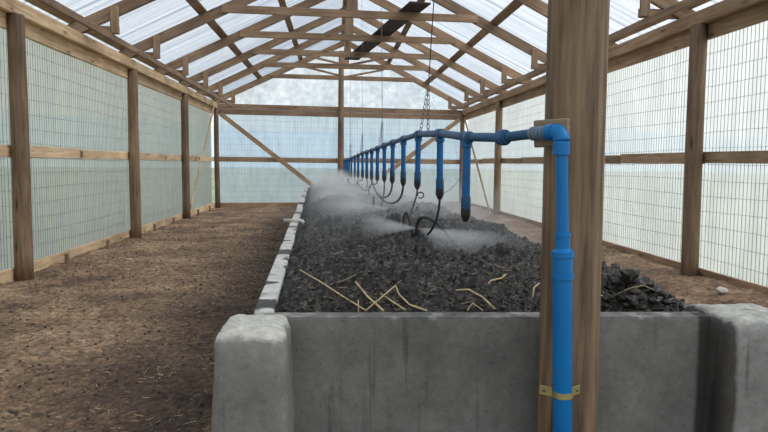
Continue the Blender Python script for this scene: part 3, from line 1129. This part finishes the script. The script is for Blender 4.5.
# elbow
TEES = [(0.609, 3.044, 1.628), (0.589, 3.714, 1.674), (0.565, 4.495, 1.703), (0.542, 5.262, 1.700), (0.521, 5.99, 1.696), (0.499, 6.73, 1.690),
        (0.477, 7.45, 1.678), (0.454, 8.22, 1.668), (0.430, 9.00, 1.662), (0.405, 9.82, 1.657), (0.376, 10.78, 1.643), (0.349, 11.68, 1.627),
        (0.316, 12.78, 1.612), (0.292, 13.6, 1.60), (0.268, 14.4, 1.595), (0.244, 15.2, 1.59), (0.22, 16.0, 1.585)]
run_dir = Vector((-0.235, 0.42, -0.012)).normalized()
ec = Vector((RX, RY, 1.590))
arc = []
R_ = 0.036
for k in range(9):
    a = math.radians(90 * k / 8)
    arc.append(ec + Vector((0, 0, 1)) * (R_ * math.sin(a)) + run_dir * (R_ * (1 - math.cos(a))))
turned('elbow_collar', ec + Vector((0, 0, -0.05)), (0, 0, 1), [(0, 0.0315), (0.05, 0.0315)], M['blue'], pipe, 24)
tube('elbow', arc, 0.0308, M['blue'], pipe, 20)
e_end = arc[-1]
turned('elbow_collar', e_end, run_dir, [(0, 0.0315), (0.03, 0.0315)], M['blue'], pipe, 24)
cp_ = []
for k in range(5):
    cp_ += [(0.018 * k, 0.027), (0.018 * k + 0.011, 0.027), (0.018 * k + 0.012, 0.0235), (0.018 * k + 0.0175, 0.0235)]
turned('ribbed_coupling', e_end + run_dir * 0.028, run_dir, cp_, M['greyring'], pipe, 24)
u_c = Vector((0.690, 2.70, 1.613))
c_end = e_end + run_dir * 0.11
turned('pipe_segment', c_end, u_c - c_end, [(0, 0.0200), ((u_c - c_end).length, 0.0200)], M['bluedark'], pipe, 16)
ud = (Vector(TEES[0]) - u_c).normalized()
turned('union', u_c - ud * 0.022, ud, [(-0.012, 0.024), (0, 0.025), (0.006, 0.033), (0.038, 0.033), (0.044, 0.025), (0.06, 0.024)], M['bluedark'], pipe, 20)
prev = u_c
swing = [(0.0, 0.0), (0.01, 0.0), (-0.01, 0.0), (0.004, 0), (-0.006, 0), (0.008, 0), (-0.004, 0), (0.0, 0), (0.006, 0)] + [(random.uniform(-.01, .01), 0) for _ in range(20)]


def bez(p0, p1, p2, p3, n=14):
    p0, p1, p2, p3 = map(Vector, (p0, p1, p2, p3))
    return [p0 * (1 - t) ** 3 + p1 * 3 * t * (1 - t) ** 2 + p2 * 3 * t * t * (1 - t) + p3 * t ** 3 for t in [i / n for i in range(n + 1)]]


drop_ends = []
for i, tp in enumerate(TEES):
    tp = Vector(tp)
    nxt = Vector(TEES[i + 1]) if i + 1 < len(TEES) else tp + (tp - Vector(TEES[i - 1]))
    d = (nxt - prev).normalized()
    seg = tp - prev
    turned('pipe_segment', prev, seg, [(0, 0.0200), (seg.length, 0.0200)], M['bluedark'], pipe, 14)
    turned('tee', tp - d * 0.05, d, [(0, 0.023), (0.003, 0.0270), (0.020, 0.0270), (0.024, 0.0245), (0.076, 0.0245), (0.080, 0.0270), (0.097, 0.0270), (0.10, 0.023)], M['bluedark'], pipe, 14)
    dn = Vector((swing[i][0], swing[i][1], -1)).normalized()
    dl = 0.335 + (0.02 if i == 0 else 0)
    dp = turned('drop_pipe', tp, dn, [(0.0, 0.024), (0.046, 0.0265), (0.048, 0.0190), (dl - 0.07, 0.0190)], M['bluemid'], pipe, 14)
    e = tp + dn * (dl - 0.08)
    turned('socket', e, dn, [(0, 0.0225), (0.055, 0.0232), (0.058, 0.021)], M['bluedark'], dp, 14, label='darker blue end socket')
    e2 = e + dn * 0.058
    turned('end_cap', e2, dn, [(0, 0.0232), (0.030, 0.0232), (0.046, 0.017), (0.060, 0.010)], M['black'], dp, 14, label='black end cap')
    drop_ends.append((e2 + dn * 0.055, dp))
    prev = tp


def zs(x, y):
    return float(soil_z(np.array(x + 0.342 + ROT * (y - 2.82)), np.array(y)))


def sprinkler(x, y, lab):
    z = zs(x, y)
    s = empty('sprinkler', (x, y, z), label=lab, cat='sprinkler')
    turned('stake', (x, y, z - 0.05), (0, 0, 1), [(0, 0.004), (0.03, 0.007), (0.10, 0.007), (0.10, 0.012), (0.118, 0.012)], M['black'], s, 10)
    turned('nozzle', (x, y, z + 0.068), (0, 0, 1), [(0, 0.010), (0.008, 0.011), (0.012, 0.007), (0.020, 0.005)], M['red'], s, 10, label='red nozzle')
    return Vector((x, y, z + 0.05))


S1 = sprinkler(0.535, 4.20, 'nearest small black sprinkler with red nozzle among looped hoses on the compost')
S2 = sprinkler(0.455, 5.6, 'second small sprinkler along the bed behind the looped hoses')
S3 = sprinkler(0.42, 7.5, 'third small sprinkler standing in the mist along the bed')
S4 = sprinkler(0.36, 9.6, 'fourth small sprinkler far along the bed in thick mist')

# hose from second drop: down, then a looped arch to the sprinkler
e, dp = drop_ends[1]
g1 = Vector((e.x - 0.02, e.y + 0.02, zs(e.x, e.y + .05) + 0.05))
pts = bez(e, e + Vector((0, 0, -0.07)), g1 + Vector((0.0, 0, 0.06)), g1 + Vector((-0.03, 0.1, 0.02)), 8)
tube('hose', pts, 0.007, M['black'], dp, 7, label='thin black feed hose')
a0 = Vector((0.73, 3.98, zs(0.73, 3.98) + 0.002))
pts = bez(a0, a0 + Vector((-0.08, 0.05, 0.13)), S1 + Vector((-0.03, 0, 0.20)), S1 + Vector((-0.012, 0, -0.02)), 18)
tube('hose', pts, 0.0095, M['black'], dp, 8, label='thick looped black hose beside the sprinkler')
e, dp = drop_ends[2]
g1 = Vector((0.515, 4.34, zs(0.515, 4.34)))
pts = bez(e, e + Vector((0, 0, -0.12)), (e.x - 0.09, 4.42, e.z - 0.15), g1, 14)
tube('hose', pts, 0.006, M['black'], dp, 7, label='thin black feed hose')
cc = e + Vector((0.022, -0.01, -0.045))
tube('hose_curl', [cc + Vector((0.022 * math.cos(a), 0.004 * a * 0.3, 0.020 * math.sin(a))) for a in [math.radians(200 - 33 * k) for k in range(11)]], 0.0048, M['black'], dp, 6)
b0 = Vector((0.44, 4.25, zs(0.44, 4.25)))
pts = bez(b0, b0 + Vector((0.01, 0.02, 0.19)), S1 + Vector((-0.06, 0.05, 0.13)), S1 + Vector((-0.03, 0.03, -0.03)), 18)
tube('hose', pts, 0.0085, M['black'], dp, 8, label='left arched black hose beside the sprinkler')
# the next drops hand their hoses on in swags
e3, dp3 = drop_ends[3]
e6, _ = drop_ends[6]
tube('hose', bez(e3, e3 + Vector((0.0, 0.0, -0.22)), Vector((0.44, 6.6, 1.06)), Vector((0.42, 7.45, 1.30)), 20), 0.0085, M['black'], dp3, 7, label='black hose hanging in a swag')
e4, dp4 = drop_ends[4]
tube('hose', bez(e4, e4 + Vector((0.0, 0.0, -0.15)), Vector((0.45, 6.4, 1.14)), Vector((0.43, 6.9, 1.21)), 16), 0.0085, M['black'], dp4, 7, label='black hose hanging in a swag')
e5, dp5 = drop_ends[5]
tube('hose', bez(e5, e5 + Vector((0, 0, -0.08)), e5 + Vector((0.02, 0.2, -0.16)), (0.47, 7.0, zs(0.47, 7.0)), 12), 0.0075, M['black'], dp5, 6)
for i in range(6, len(TEES)):
    e, dp = drop_ends[i]
    lx = -0.05 - 0.05 * (i % 3)
    zt = zs(e.x + lx, e.y + 0.2)
    if i % 3 == 0:
        pts = bez(e, e + Vector((0, 0, -0.09)), (e.x + lx * 2.2, e.y + 0.25, e.z + 0.02), (e.x + lx * 1.5, e.y + 0.3, max(zt, e.z - 0.17)), 12)
    elif i % 3 == 1:
        pts = bez(e, e + Vector((0, 0, -0.16)), (e.x + lx, e.y + 0.15, e.z - 0.19), (e.x + lx * 1.7, e.y + 0.25, e.z - 0.03), 12)
    else:
        pts = bez(e, e + Vector((0.01, 0, -0.06)), (e.x + 0.01, e.y, e.z - 0.10), (e.x - 0.012, e.y + 0.06, e.z - 0.16), 8)
    tube('hose', pts, 0.0075, M['black'], dp, 6)
# short hose dangling upright at (0.4, 6.3)
tube('hose', [(0.372, 6.35, 1.185), (0.374, 6.36, 1.13), (0.372, 6.36, 1.07)], 0.009, M['black'], dp4, 7)
# thin grey tie wire from the second drop away to the right wall's side
wv = bez((0.605, 3.74, 1.335), (0.72, 4.1, 1.33), (0.86, 4.4, 1.40), (0.93, 4.75, 1.52), 12)
tube('tie_wire', wv, 0.0022, M['chain'], drop_ends[1][1], 5)

# pipe clamp on the pole
cl = empty('pipe_clamp', (0.870, RY, 0.62), label='brassy metal strap clamp holding the blue riser to the wooden pole', cat='clamp')
cxy = Vector((0.8685, RY, 0.632))
bandv = []
vs, fs = [], []
n = 26
for k in range(n + 1):
    a = math.radians(-200 + 220 * k / n)
    for (r, z) in ((0.0368, -0.011), (0.0400, -0.011), (0.0400, 0.011), (0.0368, 0.011)):
        vs.append(cxy + Vector((r * math.cos(a), r * math.sin(a), z)))
for k in range(n):
    for j in range(4):
        j2 = (j + 1) % 4
        fs.append([4 * k + j, 4 * k + j2, 4 * k + 4 + j2, 4 * k + 4 + j])
fs += [[0, 1, 2, 3], [4 * n + 3, 4 * n + 2, 4 * n + 1, 4 * n]]
o = mesh_obj('band', vs, fs, M['brass'], cl)
recalc(o.data)
for s in (-1, 1):
    p = cxy + Vector((s * 0.0385, 0.004, 0.006))
    q = cxy + Vector((s * 0.078, 0.038 if s < 0 else 0.030, 0.006))
    beam('ear', p, q, 0.004, 0.036, M['brass'], cl, bev=0.001)
    md = p.lerp(q, 0.62)
    turned('screw', md + Vector((0, 0.002, 0)), (-0.35 * -s, -1, 0), [(0, 0.007), (0.005, 0.007), (0.008, 0.003)], M['chain'], cl, 10)


# ------------------------------------------------------------------ chains that carry the pipe
def chain_links(name, p, q, parent, link_l=0.036, wire_r=0.0028, width=0.010):
    p, q = Vector(p), Vector(q)
    d = (q - p)
    L = d.length
    d.normalize()
    u = d.orthogonal().normalized()
    v = d.cross(u)
    m = max(2, int(L / (link_l * 0.78)))
    vs, fs = [], []
    for i in range(m):
        c = p + d * (L * (i + 0.5) / m)
        w_ = u if i % 2 else v
        loop = []
        for k in range(10):
            a = 2 * math.pi * k / 10
            loop.append(c + d * (link_l / 2 * math.sin(a)) + w_ * (width * math.cos(a)))
        nn = d.cross(w_)
        k0 = len(vs)
        for k in range(10):
            t = (loop[(k + 1) % 10] - loop[k - 1]).normalized()
            b = nn
            c2 = t.cross(b)
            for s in range(4):
                a = math.pi / 2 * s
                vs.append(loop[k] + (b * math.cos(a) + c2 * math.sin(a)) * wire_r)
        for k in range(10):
            for s in range(4):
                fs.append([k0 + k * 4 + s, k0 + k * 4 + (s + 1) % 4, k0 + ((k + 1) % 10) * 4 + (s + 1) % 4, k0 + ((k + 1) % 10) * 4 + s])
    return mesh_obj(name, vs, fs, M['chain'], parent)


def hang(a, low, top, label, wire_top=True, spread=0.035):
    """a wire from the truss down to a ring, then chain down both sides of the pipe"""
    a, low, top = Vector(a), Vector(low), Vector(top)
    root = empty('hanging_chain', top, label=label, cat='chain', group='chains hanging from the roof trusses')
    tube('wire', [top, a.lerp(top, 0.5), a], 0.0035 if a.y < 5 else 0.0025, M['chain'], root, 6)
    chain_links('chain', a, low + Vector((-spread, -0.03, 0)), root)
    chain_links('chain', a, low + Vector((spread * 0.8, 0.06, 0)), root)
    return root


hang((0.590, 4.22, 2.00), (0.572, 4.22, 1.70), (0.64, 3.66, COLLAR + 0.0), 'nearest steel chain and wire carrying the blue pipe')
hang((0.495, 7.0, 1.95), (0.488, 7.05, 1.70), (0.56, 8.42, COLLAR), 'second steel chain along the blue pipe', spread=0.02)
hang((0.405, 9.9, 1.95), (0.40, 9.9, 1.67), (0.42, 10.88, COLLAR), 'third steel chain along the blue pipe', spread=0.018)
hang((0.300, 13.0, 1.90), (0.305, 13.0, 1.62), (0.31, 13.30, COLLAR), 'farthest steel chain along the blue pipe', spread=0.018)

# ------------------------------------------------------------------ odds and ends
stub = empty('white_pipe_stub', bedpt(0.05, 7.0, 0.88), label='white plastic pipe stub crossing the capping boards of the bed', cat='pipe')
tube('barrel', [bedpt(-0.07, 7.0, 0.900), bedpt(0.10, 7.0, 0.900), bedpt(0.13, 6.97, 0.893), bedpt(0.145, 6.92, 0.875)], 0.017, M['whitepvc'], stub, 12)
turned('collar', bedpt(0.05, 7.0, 0.900), (1, 0, 0), [(0, 0.023), (0.05, 0.023)], M['whitepvc'], stub, 14)

v_, f_ = lump_geo((4.28, 6.95, float(ground_z(np.array(4.28), np.array(6.95))) + 0.03), 0.075, 77, 0.6)
mesh_obj('stone', v_, f_, M['stone'], None, label='pale stone on the bare earth at the foot of the right wall', cat='stone')
zb = float(soil_z(np.array(1.55), np.array(3.3)))
dw = empty('dead_weed', (1.26, 3.25, 0.9), label='small dark withered weed right of the wooden pole', cat='weed')
for k in range(6):
    a = k * 1.1
    tube('stem', bez((1.26, 3.25, 0.90), (1.26, 3.25, 0.98), (1.26 + 0.03 * math.cos(a), 3.25 + 0.03 * math.sin(a), 1.02), (1.26 + 0.06 * math.cos(a), 3.25 + 0.05 * math.sin(a), 1.0 + 0.03 * (k % 3)), 6),
         [0.005] * 5 + [0.004, 0.002], M['chip'], dw, 5)
ds = empty('dry_stalk', (3.6, 8.6, 0.05), label='thin pale dry stalk standing in the earth by the right wall', cat='weed')
for k in range(4):
    tube('stem', bez((3.6, 8.6, 0.02), (3.6, 8.6, 0.15), (3.6 + 0.02 * (k - 1.5), 8.6, 0.28), (3.6 + 0.05 * (k - 1.5), 8.6, 0.42 - 0.04 * k), 6), 0.004, M['straw'], ds, 5)


# ------------------------------------------------------------------ mist and spray
def volume_mat(name, dens, setup):
    m, nt, out = new_mat(name)
    tc = nd(nt, 'ShaderNodeTexCoord')
    d = setup(nt, tc.outputs['Object'])
    vs_ = nd(nt, 'ShaderNodeVolumeScatter', i_Anisotropy=0.25)
    vs_.inputs['Color'].default_value = (0.97, 0.98, 1.0, 1)
    ml = nd(nt, 'ShaderNodeMath', operation='MULTIPLY', i_1=dens)
    nt.links.new(d, ml.inputs[0])
    nt.links.new(ml.outputs[0], vs_.inputs['Density'])
    nt.links.new(vs_.outputs[0], out.inputs['Volume'])
    return m


def mist_field(nt, v):
    n1 = noise(nt, v, 1.9, 4, 0.65)
    f = ramp(nt, n1, [(0.40, (0.06,) * 3), (0.64, (1,) * 3)])
    se = nd(nt, 'ShaderNodeSeparateXYZ')
    nt.links.new(v, se.inputs[0])
    up_ = nd(nt, 'ShaderNodeMapRange', i_1=1.38, i_2=0.98)
    nt.links.new(se.outputs[2], up_.inputs[0])
    far = nd(nt, 'ShaderNodeMapRange', i_1=3.4, i_2=9.5, i_3=0.02, i_4=1.0)
    nt.links.new(se.outputs[1], far.inputs[0])
    sid = nd(nt, 'ShaderNodeMapRange', i_1=1.9, i_2=0.9)
    nt.links.new(se.outputs[0], sid.inputs[0])
    lat = nd(nt, 'ShaderNodeMath', operation='MULTIPLY_ADD', i_1=ROT)
    nt.links.new(se.outputs[1], lat.inputs[0]); nt.links.new(se.outputs[0], lat.inputs[2])
    lft = nd(nt, 'ShaderNodeMapRange', i_1=-0.12, i_2=0.45)
    nt.links.new(lat.outputs[0], lft.inputs[0])
    al = nd(nt, 'ShaderNodeMath', operation='MULTIPLY')
    nt.links.new(lft.outputs[0], al.inputs[0]); nt.links.new(f, al.inputs[1])
    f = al.outputs[0]
    a = nd(nt, 'ShaderNodeMath', operation='MULTIPLY')
    nt.links.new(up_.outputs[0], a.inputs[0]); nt.links.new(far.outputs[0], a.inputs[1])
    a2 = nd(nt, 'ShaderNodeMath', operation='MULTIPLY')
    nt.links.new(a.outputs[0], a2.inputs[0]); nt.links.new(sid.outputs[0], a2.inputs[1])
    a3 = nd(nt, 'ShaderNodeMath', operation='MULTIPLY')
    nt.links.new(a2.outputs[0], a3.inputs[0]); nt.links.new(f, a3.inputs[1])
    return a3.outputs[0]


M['mist'] = volume_mat('mist', 1.7, mist_field)
bx = [bedpt(0.16, 3.6, 0.80), bedpt(2.2, 3.6, 0.80), bedpt(2.2, 18.6, 0.80), bedpt(0.16, 18.6, 0.80)]
mv = [tuple(p) for p in bx] + [(p.x, p.y, 1.52) for p in bx]
mesh_obj('mist', mv, [[3, 2, 1, 0], [4, 5, 6, 7], [0, 1, 5, 4], [1, 2, 6, 5], [2, 3, 7, 6], [3, 0, 4, 7]], M['mist'], None, kind='stuff',
         label='white water mist drifting over the far half of the compost bed', cat='mist')


def spray(src, d, L, w_, h_, dens, label):
    """flat fan of fine water thrown from a sprinkler: a cone of scattering droplets"""
    src, d = Vector(src), Vector(d).normalized()
    side = d.cross(Vector((0, 0, 1))).normalized()
    upv = side.cross(d)
    mw = Matrix(((d.x, side.x, upv.x, src.x), (d.y, side.y, upv.y, src.y), (d.z, side.z, upv.z, src.z), (0, 0, 0, 1)))
    vs, fs = [], []
    rings, n = 8, 14
    for i in range(rings):
        t = i / (rings - 1)
        for k in range(n):
            a = 2 * math.pi * k / n
            sag = 0.0
            vs.append((t * L, math.cos(a) * w_ * (0.03 + t), math.sin(a) * h_ * (0.06 + t) + sag))
    for i in range(rings - 1):
        for k in range(n):
            a, b = i * n + k, i * n + (k + 1) % n
            fs.append([a, b, b + n, a + n])
    fs += [list(range(n))[::-1], [(rings - 1) * n + k for k in range(n)]]
    def field(nt, v):
        se = nd(nt, 'ShaderNodeSeparateXYZ')
        nt.links.new(v, se.inputs[0])
        fall = nd(nt, 'ShaderNodeMapRange', i_1=L, i_2=0.0, i_3=0.0, i_4=1.0)
        nt.links.new(se.outputs[0], fall.inputs[0])
        pw = nd(nt, 'ShaderNodeMath', operation='POWER', i_1=2.0)
        nt.links.new(fall.outputs[0], pw.inputs[0])
        n1 = noise(nt, v, 9, 3, 0.6, (0.35, 1.5, 1.5))
        f = ramp(nt, n1, [(0.35, (0.25,) * 3), (0.7, (1,) * 3)])
        def mth(op, a, b):
            q = nd(nt, 'ShaderNodeMath', operation=op)
            for k_, v_ in enumerate((a, b)):
                if isinstance(v_, (int, float)):
                    q.inputs[k_].default_value = v_
                else:
                    nt.links.new(v_, q.inputs[k_])
            return q.outputs[0]
        xx = mth('ADD', mth('DIVIDE', se.outputs[0], L), 0.05)
        ry = mth('DIVIDE', mth('DIVIDE', se.outputs[1], w_), xx)
        rz = mth('DIVIDE', mth('DIVIDE', se.outputs[2], h_), xx)
        r2_ = mth('ADD', mth('MULTIPLY', ry, ry), mth('MULTIPLY', rz, rz))
        rad = nd(nt, 'ShaderNodeMapRange', i_1=0.9, i_2=0.0)
        nt.links.new(r2_, rad.inputs[0])
        f = mth('MULTIPLY', f, rad.outputs[0])
        m_ = nd(nt, 'ShaderNodeMath', operation='MULTIPLY')
        nt.links.new(pw.outputs[0], m_.inputs[0]); nt.links.new(f, m_.inputs[1])
        return m_.outputs[0]
    o = mesh_obj('water_spray', vs, fs, volume_mat('spray', dens, field), None, mw, kind='stuff', label=label, cat='spray')
    recalc(o.data)
    return o


spray(S1 + Vector((0.01, -0.01, 0.03)), (0.42, -0.75, -0.06), 0.85, 0.50, 0.12, 15.0, 'white water fan thrown right from the nearest sprinkler')
spray(S1 + Vector((-0.01, 0, 0.03)), (-0.9, 0.05, 0.04), 0.38, 0.28, 0.11, 30.0, 'white water fan thrown left from the nearest sprinkler')
spray(S2 + Vector((0, 0, 0.03)), (-0.8, -0.35, 0.05), 0.8, 0.5, 0.18, 9.0, 'white water fan from the second sprinkler')
spray(S3 + Vector((0, 0, 0.03)), (-0.8, 0.1, 0.15), 0.9, 0.45, 0.16, 6.0, 'white water fan from the third sprinkler')
spray(S4 + Vector((0, 0, 0.03)), (-0.8, 0.1, 0.2), 1.1, 0.35, 0.14, 6.0, 'white water fan from the fourth sprinkler')
